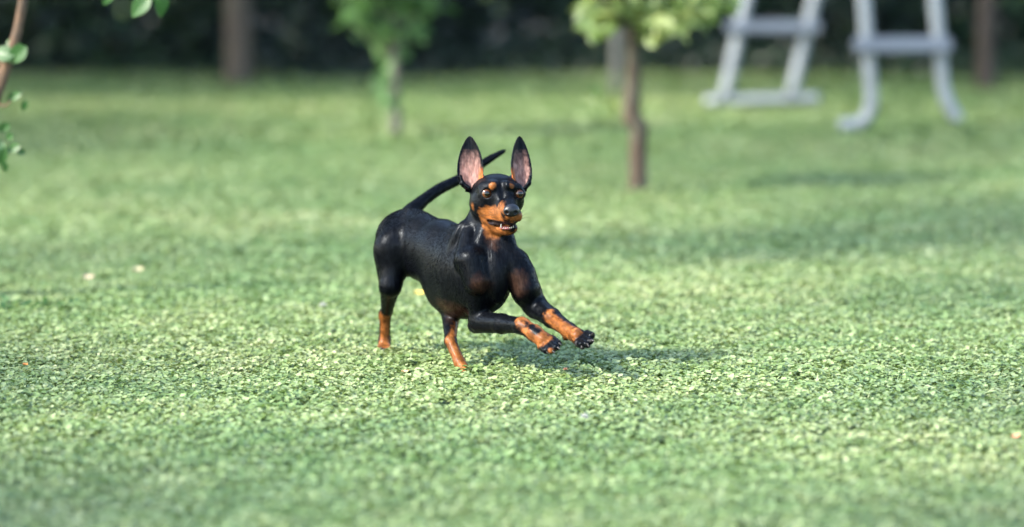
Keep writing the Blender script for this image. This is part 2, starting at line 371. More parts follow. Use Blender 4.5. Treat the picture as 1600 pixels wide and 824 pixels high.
# unseen trees placed just outside the left edge of the picture, whose shade falls across the lawn
def unseen_shade_tree(x, y, cz, cr, seed, label, n=3000):
    b0 = np.array([x, y, 0.0]); rg = np.random.default_rng(seed)
    tp = [b0, b0 + [.05, 0, .8], b0 + [0, 0, cz]]
    lim = [([b0 + [0, 0, cz * .7], b0 + [math.cos(a) * cr * .4, math.sin(a) * cr * .4, cz], b0 + [math.cos(a) * cr * .8, math.sin(a) * cr * .8, cz + .3]], [.03, .02, .008]) for a in (0.3, 1.6, 2.8, 4.0, 5.3)]
    make_tree('unseen_shade_tree', label, b0, tp, [.08, .07, .04], lim, blobs(b0 + [0, 0, cz + .2], (cr, cr, cr * .6), 16, cr * .3, cr * .45, seed), n, .11, M_young, M_bark_dark, seed, 'shade trees beyond the left edge')
unseen_shade_tree(-4.6, 15.9, 2.6, 1.6, 71, 'leafy tree beyond the left edge, the farthest one, shading the far lawn', 6500)
def added_shade_tree(x, y, targets, label, seed, n, size=.12):  # unseen tree added for its shade, boughs aimed at chosen lawn areas
    # targets: (x, y, rx, ry, h, weight) = where on the lawn a bough at height h throws its shade
    b0 = np.array([x, y, 0.0]); cl = []; lim = []; s = np.array(S)
    for tx, ty, rx, ry, h, w in targets:
        c = np.array([tx, ty, 0]) + s * (h / s[2]); cl.append((c, (rx, ry, .3 if h < 4 else .5), w)); q0 = b0 + [0, 0, h * .7]
        lim.append(([q0, q0 * .5 + c * .5 + [0, 0, .2], c], [.06, .04, .015]))
    make_tree('unseen_shade_tree', label, b0, [b0, b0 + [.1, 0, 1.5], b0 + [0, 0, max(t[4] for t in targets) + .3]], [.12, .10, .04], lim, cl, n, size, M_dark_leaf, M_bark_dark, seed, 'shade trees beyond the left edge')
added_shade_tree(-6.2, 11.2, [(1.45, 10.3, .50, 1.1, 3.6, 1.3), (1.5, 13.2, 1.0, 1.5, 4.4, 1.3), (.3, 12.0, 1.0, 1.6, 5.0, .45), (-1.7, 13.8, .8, 1.8, 4.4, 1.8), (-.6, 16.4, 1.8, .8, 5.0, 2.4), (1.6, 16.4, 1.0, .7, 5.0, 1.2), (-1.1, 9.4, .7, .5, 5.8, .45), (1.35, 8.7, .40, .30, 3.6, .25), (2.6, 15.6, .9, 1.3, 7.0, 1.0)],
          'unseen leafy tree added for its shade beyond the left edge, level with the fruit tree', 73, 9500)
added_shade_tree(-4.6, 4.6, [(-.80, 5.75, .36, .5, 2.5, .9), (.86, 5.7, .28, .4, 2.7, .42), (-1.12, 7.3, .34, .65, 2.6, .7), (1.16, 7.0, .26, .7, 2.9, .35)], 'unseen leafy tree added to darken the lawn corners, beyond the left edge nearest the camera', 74, 1100)

# the wood behind: one mass of dark leaves
def wood():
    rg = np.random.default_rng(77); n = 120000
    X = rg.uniform(-7.5, 7.5, n); Z = rg.uniform(0, 1, n) ** 1.25 * 5.2
    front = 17.75 + .3 * np.sin(X * 1.3 + 1) + .25 * np.sin(X * 3.7) + .35 * np.sin(Z * 2.1 + X * 2) - Z * .42
    Y = front + rg.uniform(0, 1, n) ** 1.7 * 3.4
    N = np.stack([rg.normal(size=n) * .5 - .2, rg.normal(size=n) * .5 - .6, np.ones(n) * .7], 1)
    lump = wave(X * .7, Z * .9 + Y * .3, 41, 1.1); ok = (lump + rg.normal(size=n) * .5 > -.75) & (Z > .02)
    return leaf_cloud(np.stack([X, Y, Z + .03], 1)[ok], N[ok], .11 * rg.uniform(.5, 1.4, ok.sum()), rg, .6, .15)
V, F = wood()
rg = np.random.default_rng(78); n = 9000; X = rg.uniform(-6, 6, n); Y = 17.0 + rg.uniform(0, 1, n) ** .7 * 1.0 + .15 * np.sin(X * 2.3)
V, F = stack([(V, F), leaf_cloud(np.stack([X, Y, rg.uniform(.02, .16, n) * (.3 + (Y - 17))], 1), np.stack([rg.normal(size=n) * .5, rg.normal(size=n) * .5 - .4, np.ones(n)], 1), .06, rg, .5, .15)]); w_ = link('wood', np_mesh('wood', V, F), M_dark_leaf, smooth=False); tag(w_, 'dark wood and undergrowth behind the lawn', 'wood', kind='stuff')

# ------------------------------------------------------------------ A-frame ladder of coated tube with plastic treads
M_tube, nt, b = mat_new('grey_blue_coated_tube'); n = noise(nt, 12, 4)
nt.links.new(ramp(nt, n, [(.3, (.15, .168, .186)), (.7, (.19, .212, .233))]), b.inputs['Base Color']); b.inputs['Roughness'].default_value = .4
M_tread, nt, b = mat_new('blue_grey_plastic'); n = noise(nt, 15, 4)
nt.links.new(ramp(nt, n, [(.3, (.085, .10, .13)), (.7, (.11, .13, .165))]), b.inputs['Base Color']); b.inputs['Roughness'].default_value = .5
def ladder():
    Yl = 14.95; Yr = 13.65
    org = (G(1250, 170) + G(1400, 190)) / 2; org[2] = 0
    root = empty('garden_ladder', org); tag(root, 'grey blue A-frame garden ladder with plastic treads, at the right behind the dog', 'ladder')
    def tb(name, pts, r, mat=M_tube): return tubes(name, [resample(pts, [r] * len(pts), 5)], mat, root, org, 16)
    r = .0245
    def gp(x, y, Y): 
        p = P(x, y, Y); p[2] = max(p[2], r); return p
    top = 1.32
    def at_z(p, q, z): t = (z - p[2]) / (q[2] - p[2]); return p + (q - p) * t
    # left side: two slanting legs on a ground bar
    for (xb, yb, xt) in ((1131, 158, 1166), (1236, 152, 1272)):
        a = gp(xb, yb, Yl); c = P(xt, 0, Yl); e = at_z(a, c, top); tb('leg', [a, c, e], r)
    tb('ground_bar', [gp(1101, 158, Yl), gp(1190, 156, Yl), gp(1280, 154, Yl)], .020)
    # right side: legs that curve out into feet
    a = [gp(1312, 196, Yr), gp(1338, 194, Yr), gp(1352, 186, Yr), P(1360, 168, Yr), P(1361, 145, Yr), P(1357, 90, Yr), P(1350, 0, Yr)]; a.append(at_z(a[-2], a[-1], top)); tb('leg', a, .0235)
    a = [gp(1497, 187, Yr), P(1487, 172, Yr), P(1477, 150, Yr), P(1472, 125, Yr), P(1468, 75, Yr), P(1461, 0, Yr)]; a.append(at_z(a[-2], a[-1], top)); tb('leg', a, .023)
    # treads
    def tread(x0, x1, y, Y, th):
        import bmesh
        p, q_ = P(x0, y, Y), P(x1, y, Y); bm = bmesh.new(); bmesh.ops.create_cube(bm, size=1)
        bmesh.ops.scale(bm, vec=(np.linalg.norm(q_ - p), .10, th), verts=bm.verts); bmesh.ops.bevel(bm, geom=bm.edges, offset=.008, segments=2, affect='EDGES')
        me = bpy.data.meshes.new('tread'); bm.to_mesh(me); bm.free(); o = link('tread', me, M_tread, root, smooth=False)
        o.location = Vector((p + q_) / 2 - org)
    for k in range(4):
        dz = .30 * k; s = dz * FPX / Yl; sl = 35 / 158.0
        tread(1134 + s * sl, 1282 + s * sl, 42 - s, Yl, .044)
        s2 = dz * FPX / Yr; tread(1334 - s2 * .09, 1486 - s2 * .09, 70 - s2, Yr, .054)
    tL = at_z(P(1131, 158, Yl), P(1166, 0, Yl), top); tR = at_z(P(1357, 90, Yr), P(1350, 0, Yr), top); t2 = at_z(P(1236, 152, Yl), P(1272, 0, Yl), top); t3 = at_z(P(1468, 75, Yr), P(1461, 0, Yr), top)
    tb('top_rail', [tL, (tL + tR) / 2 + [0, 0, .03], tR], .03); tb('top_rail', [t2, (t2 + t3) / 2 + [0, 0, .03], t3], .03)
ladder()

# ------------------------------------------------------------------ small things lying on the lawn
def fallen_leaf(px, py, L, w, colr, label, seed, name='fallen_leaf', group=None, ang=0, rise=.024):
    p = G(px, py); rg = np.random.default_rng(seed); V = []; F = []; nU, nV = 7, 9
    for j in range(nV):
        t = j / (nV - 1); hw = (math.sin(math.pi * t) ** .7 * .5 if 0 < t < 1 else .02) * w
        for i in range(nU):
            s = (i / (nU - 1) - .5) * 2; V.append(((t - .5) * L, s * hw, rise + abs(s) * .25 * w + .12 * L * (t - .5) ** 2 * 4 + rg.normal() * .0006))
    for j in range(nV - 1):
        for i in range(nU - 1): F.append((j * nU + i, (j + 1) * nU + i, (j + 1) * nU + i + 1, j * nU + i + 1))
    me = bpy.data.meshes.new(name); me.from_pydata(V, [], F); m, nt, b = mat_new(name)
    n = noise(nt, 120, 4); nt.links.new(ramp(nt, n, [(.3, tuple(x * .75 for x in colr)), (.7, colr)]), b.inputs['Base Color']); b.inputs['Roughness'].default_value = .6
    o = link(name, me, m); o.location = Vector(p); o.rotation_euler = (.25, 0, R(ang)); tag(o, label, 'leaf', group); return o
fallen_leaf(139, 451, .028, .022, (.40, .33, .22), 'pale dry leaf on the lawn at the left, nearer of the two pale ones', 1, group='fallen leaves on the lawn')
fallen_leaf(213, 439, .028, .022, (.42, .38, .23), 'pale dry leaf on the lawn at the left, farther of the two pale ones', 2, group='fallen leaves on the lawn', ang=30)
fallen_leaf(660, 476, .034, .020, (.48, .33, .05), 'yellow fallen leaf on the lawn behind the belly of the dog', 3, group='fallen leaves on the lawn', ang=-25)
fallen_leaf(1585, 704, .014, .010, (.62, .22, .12), 'tiny orange leaf on the lawn near the right edge', 4, group='fallen leaves on the lawn')
fallen_leaf(36, 589, .012, .010, (.60, .22, .05), 'tiny orange leaf on the lawn near the left edge', 5, group='fallen leaves on the lawn', ang=50)
fallen_leaf(631, 600, .014, .009, (.60, .33, .18), 'small tan leaf on the lawn below the hind feet of the dog', 6, group='fallen leaves on the lawn', ang=20)
fallen_leaf(878, 597, .012, .009, (.50, .20, .12), 'tiny reddish leaf on the lawn below the front paws of the dog', 7, group='fallen leaves on the lawn', ang=80)
fallen_leaf(712, 112, .13, .08, (.10, .045, .028), 'rust brown dead leaf heaped at the wood edge above the dog', 8, group='dead leaves at the wood edge', rise=.02)
fallen_leaf(1070, 112, .11, .07, (.08, .040, .028), 'rust brown dead leaf at the wood edge above the fruit tree', 9, group='dead leaves at the wood edge', rise=.02)
# clover flowers
def clover_flower(px, py, r, label, seed):
    p = G(px, py); rg = np.random.default_rng(seed); root = empty('clover_flower', p); tag(root, label, 'flower', 'white clover flowers in the lawn')
    tubes('stem', [([p, p + [0, .001, .008], p + [.001, .002, .016]], [.0012, .001, .001])], M_near, root, p, 6)
    d = rg.normal(size=(90, 3)); d /= np.linalg.norm(d, axis=1, keepdims=True); d[:, 2] = np.abs(d[:, 2]) * .9
    V, F = leaf_cloud(p + [0, 0, .017] + d * r, np.cross(d, rg.normal(size=(90, 3))), r * .9, rg, .4, .2, p); link('petals', np_mesh('petals', V, F), plain('white_petals', (.42, .43, .40), .6), root, smooth=False)
clover_flower(913, 668, .006, 'white clover flower in the lawn in front of the dog', 1)
clover_flower(505, 490, .006, 'white clover flower in the lawn to the left of the hind leg of the dog', 2)
# tuft of dark broad leaves at the left edge
b0 = G(35, 486); root = empty('weed_tuft', b0); tag(root, 'low tuft of dark broad leaves growing in the lawn at the left edge', 'plant'); rg = np.random.default_rng(91)
c = np.stack([rg.normal(size=55) * .07, rg.normal(size=55) * .05, rg.uniform(.006, .022, 55)], 1) + b0; V, F = leaf_cloud(c, rg.normal(size=(55, 3)) * .6 + [0, 0, 1], .022, rg, .6, .2, b0)
link('foliage', np_mesh('foliage', V, F), M_near, root, smooth=False)
# ------------------------------------------------------------------ the dog
# the body is a smooth union of tapered capsules and ellipsoids, meshed into ONE continuous surface
DOG_Y = 7.5
PX = 1 / 800.0
def D(px, py, dy): return P(px, py, DOG_Y + dy)
PR = []      # (kind, data, k, op)
def cone(a, b, ra, rb, k=8, op='u'): PR.append(('c', (D(*a), D(*b), ra * PX, rb * PX), k * PX, op))
def chain(pts, k=8, op='u'):
    for (a, ra), (b, rb) in zip(pts[:-1], pts[1:]): cone(a, b, ra, rb, k, op)
def ell(c, r, rot=(0, 0, 0), k=8, op='u'):
    PR.append(('e', (D(*c), np.array(r, float) * PX, np.array(Euler([R(x) for x in rot]).to_matrix())), k * PX, op))
EARS = []
def ear(base, tip, half_w, facing, depth, k=5):
    b, t = D(*base), D(*tip); u = t - b; L = np.linalg.norm(u); u /= L
    n = np.array(facing, float); n -= u * n.dot(u); n /= np.linalg.norm(n); w = np.cross(u, n)
    e = (b, u, w, n, L, half_w * PX, depth * PX); EARS.append(e)
    PR.append(('r', e, k * PX, 'u'))
def ear_profile(t):
    t = np.clip(t, 0, 1)
    return np.interp(t, [0, .08, .2, .35, .5, .65, .8, .9, .96, 1], [.42, .72, .93, 1.0, .95, .82, .60, .38, .21, .02])

# torso
ell((640, 372, .12), (45, 56, 47), (0, 0, -62), 14)                 # pelvis
ell((660, 386, .07), (50, 40, 54), (0, 10, -60), 18)
ell((692, 402, .01), (60, 43, 60), (0, 14, -60), 20)                # waist
ell((727, 424, -.05), (64, 50, 76), (0, 12, -60), 20)               # ribcage
ell((703, 438, -.01), (46, 40, 54), (0, 20, -60), 14)               # deep belly line
ell((753, 430, -.10), (50, 47, 62), (0, 0, -60), 16)                # forechest
ell((777, 438, -.148), (18, 16, 36), (0, 0, -60), 14)               # breastbone
# right (camera side) hind leg
ell((622, 390, .085), (31, 42, 42), (0, 12, -50), 12)
cone((618, 392, .08), (610, 447, .055), 31, 17, 10)
cone((606, 405, .12), (607, 470, .13), 21, 10, 12)
cone((610, 447, .055), (604, 488, .13), 16, 8.5, 8)
cone((606, 484, .14), (601, 492, .15), 9, 9, 6)
cone((602, 490, .15), (601, 532, .165), 9, 8.5, 6)
cone((601, 532, .165), (600, 543, .155), 10, 10, 6)
for dx in (-5.5, -1.8, 2.2, 6): cone((600 + dx, 541, .15), (600 + dx * 1.25, 546, .135), 4.6, 4.4, 2)
# left hind leg, swung forward under the belly
cone((662, 385, .15), (704, 462, .05), 30, 18, 14)
cone((704, 462, .05), (704, 532, -.09), 18, 8.6, 10)
cone((704, 534, -.093), (718, 566, -.125), 9, 8.2, 6)
cone((718, 566, -.125), (726, 580, -.14), 8.2, 9.5, 6)
for dx, dd in ((-6, .008), (-2, -.002), (3, -.008), (7, -.006)): cone((728 + dx, 580, -.148), (733 + dx, 585, -.165 + dd), 4.6, 4.2, 2)
# neck
cone((768, 320, -.085), (755, 372, -.078), 29, 34, 10)
cone((755, 370, -.074), (748, 415, -.07), 34, 44, 16)
cone((776, 352, -.102), (780, 412, -.125), 22, 26, 14)
cone((762, 352, -.115), (742, 402, -.14), 11, 12, 9)                # neck muscle strands
cone((788, 362, -.12), (797, 398, -.135), 12, 14, 10)
# right shoulder and foreleg (nearer, image left)
ell((721, 386, -.080), (15, 24, 46), (0, 18, -50), 5)
cone((707, 372, -.03), (713, 420, -.06), 14, 20, 7)                  # muscle behind the shoulder blade
cone((734, 360, -.100), (732, 406, -.135), 12, 23, 5)
cone((738, 408, -.144), (746, 440, -.154), 23, 21, 5)
cone((744, 430, -.148), (748, 494, -.120), 19, 14, 6)
cone((728, 424, -.112), (742, 488, -.102), 16, 11, 4)                # triceps
cone((749, 502, -.115), (744, 508, -.105), 15, 13, 7)               # elbow
cone((751, 503, -.125), (784, 506, -.18), 17, 14.5, 8)
cone((784, 506, -.18), (815, 509, -.235), 14.5, 11.5, 6)
cone((815, 509, -.235), (835, 521, -.262), 12.5, 11.5, 6)
cone((835, 521, -.262), (850, 532, -.28), 12, 12.5, 6)
for (x, y, d_), (x2, y2, d2) in (((846, 541, -.285), (853, 548, -.305)), ((853, 539, -.292), (861, 548, -.315)), ((859, 535, -.29), (869, 543, -.315)), ((862, 530, -.282), (872, 537, -.302))):
    cone((x, y, d_), (x2, y2, d2), 6.4, 5.2, 2.2)
ell((824, 524, -.235), (5, 5, 4), (0, 0, 0), 3)                      # carpal pad
# left shoulder and foreleg (image right)
cone((790, 387, -.07), (803, 416, -.118), 15, 25, 8)
cone((803, 412, -.128), (820, 452, -.140), 24, 22, 6)
cone((814, 430, -.13), (832, 472, -.125), 23, 16, 7)
cone((824, 460, -.13), (838, 480, -.13), 21, 17, 8)
cone((837, 479, -.13), (862, 497, -.18), 17, 14.5, 7)
cone((862, 497, -.18), (888, 516, -.235), 14, 11, 6)
cone((888, 516, -.235), (903, 526, -.265), 11.5, 12, 6)
for (x, y, d_), (x2, y2, d2) in (((902, 533, -.272), (908, 539, -.292)), ((909, 533, -.278), (916, 538, -.304)), ((914, 529, -.276), (922, 533, -.302)), ((917, 523, -.268), (924, 525, -.290))):
    cone((x, y, d_), (x2, y2, d2), 7, 5.6, 2.2)
ell((884, 527, -.232), (5, 5, 5), (0, 0, 0), 3)
# tail
TAIL = [((640, 333, .150), 13), ((662, 313, .172), 9.0), ((688, 295, .20), 8.4), ((716, 281, .23), 7.6), ((745, 262, .25), 6.4), ((768, 247, .26), 5.0), ((787, 236.5, .265), 2.6)]
_tp, _tr = resample([D(*a) for a, r in TAIL], [r for a, r in TAIL], 5)
for i in range(len(_tp) - 1): PR.append(('c', (_tp[i], _tp[i + 1], _tr[i] * PX, _tr[i + 1] * PX), 2 * PX, 'u'))
# head
HD = -.115
ell((777, 304, HD), (37, 42, 30), (8, 0, 18), 8)                   # skull
ell((776, 295, HD - .005), (33, 34, 22), (0, 0, 18), 6)             # flat top
ell((757, 318, HD - .005), (23, 28, 25), (0, 0, 20), 8)             # cheeks
ell((801, 314, HD - .006), (17, 26, 21), (0, 0, 10), 8)
cone((786, 310, -.140), (797, 329, -.195), 19, 11, 10)              # bridge of the muzzle
cone((779, 330, -.135), (795, 338, -.186), 22, 13.5, 9)             # upper jaw
cone((787, 331, -.150), (806, 338, -.188), 17, 10, 8)
cone((768, 338, -.130), (786, 343, -.165), 17, 12, 7)               # lip fold
cone((772, 352, -.122), (794, 359, -.172), 15, 8.5, 6)              # lower jaw
cone((784, 352, -.130), (801, 357, -.172), 12, 7.5, 6)
cone((756, 293, -.142), (771, 291, -.157), 8, 8, 6)                 # brow ridges
cone((791, 291, -.158), (808, 294, -.146), 8, 8, 6)
cone((784, 288, -.166), (786, 308, -.176), 3, 3, 8, 's')           # furrow between the eyes
# mouth
chain([((764, 345, -.150), 2.2), ((773, 351, -.175), 4.2), ((788, 352.5, -.198), 5.0), ((803, 350.5, -.200), 4.4), ((811, 347, -.185), 2.4)], 2, 's')
chain([((777, 352, -.160), 3.5), ((792, 353, -.182), 4.0)], 2, 's')
# eye sockets
EYE_L = ((760.5, 302.5, -.1490), 8.6); EYE_R = ((810.5, 303, -.1460), 8.4)
EL_, ER_ = D(*EYE_L[0]), D(*EYE_R[0])
ell(EYE_L[0], (11.5, 9, 10.0), (0, 0, 0), 5); ell(EYE_R[0], (11, 9, 10.0), (0, 0, 0), 5)
ear((737, 297, -.112), (732.5, 212, -.092), 21, (-.22, -1, .05), 12)
ear((814, 297, -.116), (813.5, 212, -.092), 17.5, (.42, -1, .05), 11)
cone((745, 284, -.086), (750, 300, -.098), 14, 15, 6)
cone((805, 284, -.090), (804, 300, -.100), 12, 13, 6)
chain([((719.5, 276, -.112), 2.4), ((723, 287, -.116), 3.0), ((733, 294, -.120), 3)], 3)       # ear pockets
chain([((828.5, 276, -.112), 2.2), ((826.5, 286, -.118), 2.8), ((820, 294, -.122), 2.8)], 3)
ell((760.0, 302.6, -.1640), (8.2, 12, 7.6), (0, -8, -12), 1.5, 's')
ell((812.0, 303.2, -.1610), (7.4, 12, 7.6), (0, 8, 24), 1.5, 's')
# creases
chain([((716, 352, -.02), 2.5), ((707, 380, -.045), 3), ((712, 425, -.085), 3), ((724, 470, -.10), 3)], 10, 's')
chain([((788, 430, -.190), 2), ((785, 440, -.195), 4), ((783, 468, -.17), 5)], 9, 's')
chain([((764, 425, -.185), 2), ((762, 450, -.180), 3), ((768, 480, -.15), 4)], 9, 's')

def prim_d(kind, dta, X, Y, Z):
    if kind == 'c':
        a, b, ra, rb = dta; ab = b - a; L2 = ab.dot(ab)
        t = np.clip(((X - a[0]) * ab[0] + (Y - a[1]) * ab[1] + (Z - a[2]) * ab[2]) / L2, 0, 1)
        return np.sqrt((X - a[0] - t * ab[0]) ** 2 + (Y - a[1] - t * ab[1]) ** 2 + (Z - a[2] - t * ab[2]) ** 2) - (ra + (rb - ra) * t)
    if kind == 'e':
        c, r, M = dta; x, y, z = X - c[0], Y - c[1], Z - c[2]
        u = x * M[0, 0] + y * M[1, 0] + z * M[2, 0]; v = x * M[0, 1] + y * M[1, 1] + z * M[2, 1]; w = x * M[0, 2] + y * M[1, 2] + z * M[2, 2]
        k0 = np.sqrt((u / r[0]) ** 2 + (v / r[1]) ** 2 + (w / r[2]) ** 2); k1 = np.sqrt((u / r[0] ** 2) ** 2 + (v / r[1] ** 2) ** 2 + (w / r[2] ** 2) ** 2)
        return k0 * (k0 - 1) / (k1 + 1e-9)
    if kind == 'r':
        b, u, w, n, L, hw, dep = dta; x, y, z = X - b[0], Y - b[1], Z - b[2]
        t = (x * u[0] + y * u[1] + z * u[2]) / L; s = x * w[0] + y * w[1] + z * w[2]; q = x * n[0] + y * n[1] + z * n[2]
        wt = ear_profile(t) * hw; q0 = dep * ((s / np.maximum(wt, 1e-3)) ** 2 * np.clip(1.1 - t, 0, 1) - .5)
        th = .0019
        return np.maximum(np.maximum(np.abs(q - q0) * .8 - th, (np.abs(s) - wt) * .8), np.maximum(-t * L - .004, (t - 1) * L))
def prim_box(kind, dta, m):
    if kind == 'c':
        a, b, ra, rb = dta; r = max(ra, rb) + m; return np.minimum(a, b) - r, np.maximum(a, b) + r
    if kind == 'e':
        c, r, M = dta; q = max(r) + m; return c - q, c + q
    b, u, w, n, L, hw, dep = dta; t = b + u * L; q = hw + m; return np.minimum(b, t) - q, np.maximum(b, t) + q
def smin(a, b, k):
    h = np.maximum(k - np.abs(a - b), 0) / k; return np.minimum(a, b) - h * h * k * .25
def build_dog_surface():
    lo = D(575, 595, -.33); hi = D(940, 205, .33)
    lo[0] -= .01; hi[0] += .03; lo[2] = -.012; hi[2] = hi[2] + .02
    def axis(a, b, fine_a, fine_b, f, c):
        out = [a]
        while out[-1] < b: out.append(out[-1] + (f if fine_a <= out[-1] <= fine_b else c))
        return np.array(out)
    hx0, hx1 = D(710, 0, 0)[0], D(835, 0, 0)[0]; hz0 = D(0, 378, -.12)[2]
    ax = axis(lo[0], hi[0], hx0, hx1, .0011, .0018); az = axis(lo[2], hi[2], hz0, 9, .0011, .0018)
    ay = axis(DOG_Y - .335, DOG_Y + .29, DOG_Y - .225, DOG_Y - .07, .0011, .0019)
    Fd = np.full((len(ax), len(ay), len(az)), .03, dtype=np.float32)
    for kind, dta, k, op in PR:
        l, h = prim_box(kind, dta, k + .008)
        i0, i1 = np.searchsorted(ax, [l[0], h[0]]); j0, j1 = np.searchsorted(ay, [l[1], h[1]]); k0, k1 = np.searchsorted(az, [l[2], h[2]])
        if i1 <= i0 or j1 <= j0 or k1 <= k0: continue
        X = ax[i0:i1, None, None]; Y = ay[None, j0:j1, None]; Z = az[None, None, k0:k1]
        d = prim_d(kind, dta, X, Y, Z).astype(np.float32); cur = Fd[i0:i1, j0:j1, k0:k1]
        Fd[i0:i1, j0:j1, k0:k1] = smin(cur, d, k) if op == 'u' else -smin(-cur, d, k)
    ins = Fd < 0
    cnt = np.zeros(tuple(s - 1 for s in Fd.shape), dtype=np.int8)
    for a in (0, 1):
        for b in (0, 1):
            for c in (0, 1):
                cnt += ins[a:a + cnt.shape[0], b:b + cnt.shape[1], c:c + cnt.shape[2]]
    act = (cnt > 0) & (cnt < 8); idx = np.argwhere(act); vid = np.full(cnt.shape, -1, dtype=np.int32); vid[act] = np.arange(len(idx))
    I, J, K = idx.T
    corner = {}
    for a in (0, 1):
        for b in (0, 1):
            for c in (0, 1): corner[a, b, c] = Fd[I + a, J + b, K + c]
    acc = np.zeros((len(idx), 3)); n = np.zeros(len(idx))
    for p in corner:
        for axs in range(3):
            if p[axs]: continue
            q = list(p); q[axs] = 1; q = tuple(q); f0, f1 = corner[p], corner[q]
            cr = (f0 < 0) != (f1 < 0); t = np.where(cr, f0 / np.where(cr, f0 - f1, 1), 0)
            pos = np.array(p, float)[None, :].repeat(len(idx), 0); pos[:, axs] = t
            acc += pos * cr[:, None]; n += cr
    uvw = acc / n[:, None]
    V = np.stack([ax[I] + uvw[:, 0] * (ax[I + 1] - ax[I]), ay[J] + uvw[:, 1] * (ay[J + 1] - ay[J]), az[K] + uvw[:, 2] * (az[K + 1] - az[K])], 1)
    Fs = []
    for axs in range(3):
        sl0 = [slice(1, -1)] * 3; sl1 = [slice(1, -1)] * 3; sl0[axs] = slice(0, -1); sl1[axs] = slice(1, None)
        a = ins[tuple(sl0)]; b = ins[tuple(sl1)]; e = np.argwhere(a != b)
        off = np.array([1, 1, 1]); off[axs] = 0; e2 = e + off
        flip = a[tuple(e.T)]
        u, v = (axs + 1) % 3, (axs + 2) % 3
        def c(du, dv):
            q = e2.copy(); q[:, u] -= du; q[:, v] -= dv; return vid[tuple(q.T)]
        quad = np.stack([c(0, 0), c(1, 0), c(1, 1), c(0, 1)], 1); quad[~flip] = quad[~flip][:, ::-1]
        Fs.append(quad)
    Fq = np.concatenate(Fs); Fq = Fq[(Fq >= 0).all(1)]
    # light relaxation that keeps the volume
    ed = np.concatenate([Fq[:, [0, 1]], Fq[:, [1, 2]], Fq[:, [2, 3]], Fq[:, [3, 0]]])
    deg = np.bincount(ed.ravel(), minlength=len(V)).astype(float)[:, None]
    for lam in (.5, -.52) * 5:
        sm = np.zeros_like(V)
        for c_ in range(3):
            sm[:, c_] = np.bincount(ed[:, 0], V[ed[:, 1], c_], len(V)) + np.bincount(ed[:, 1], V[ed[:, 0], c_], len(V))
        V = V + lam * (sm / deg - V)
    # keep the largest connected piece only
    lab = np.arange(len(V))
    for _ in range(400):
        m = np.minimum(lab[ed[:, 0]], lab[ed[:, 1]]); new = lab.copy(); np.minimum.at(new, ed[:, 0], m); np.minimum.at(new, ed[:, 1], m); new = new[new]
        if (new == lab).all(): break
        lab = new
    big = np.bincount(lab).argmax(); keep = lab == big; rm = np.cumsum(keep) - 1
    Fq = rm[Fq[keep[Fq[:, 0]]]]; V = V[keep]
    return V, Fq
dogV, dogF = build_dog_surface()
# vertex normals
def vnormals(V, F):
    n = np.cross(V[F[:, 2]] - V[F[:, 0]], V[F[:, 3]] - V[F[:, 1]]); N = np.zeros_like(V)
    for c in range(4):
        for a in range(3): N[:, a] += np.bincount(F[:, c], n[:, a], len(V))
    return N / (np.linalg.norm(N, axis=1, keepdims=True) + 1e-12)
dogN = vnormals(dogV, dogF)
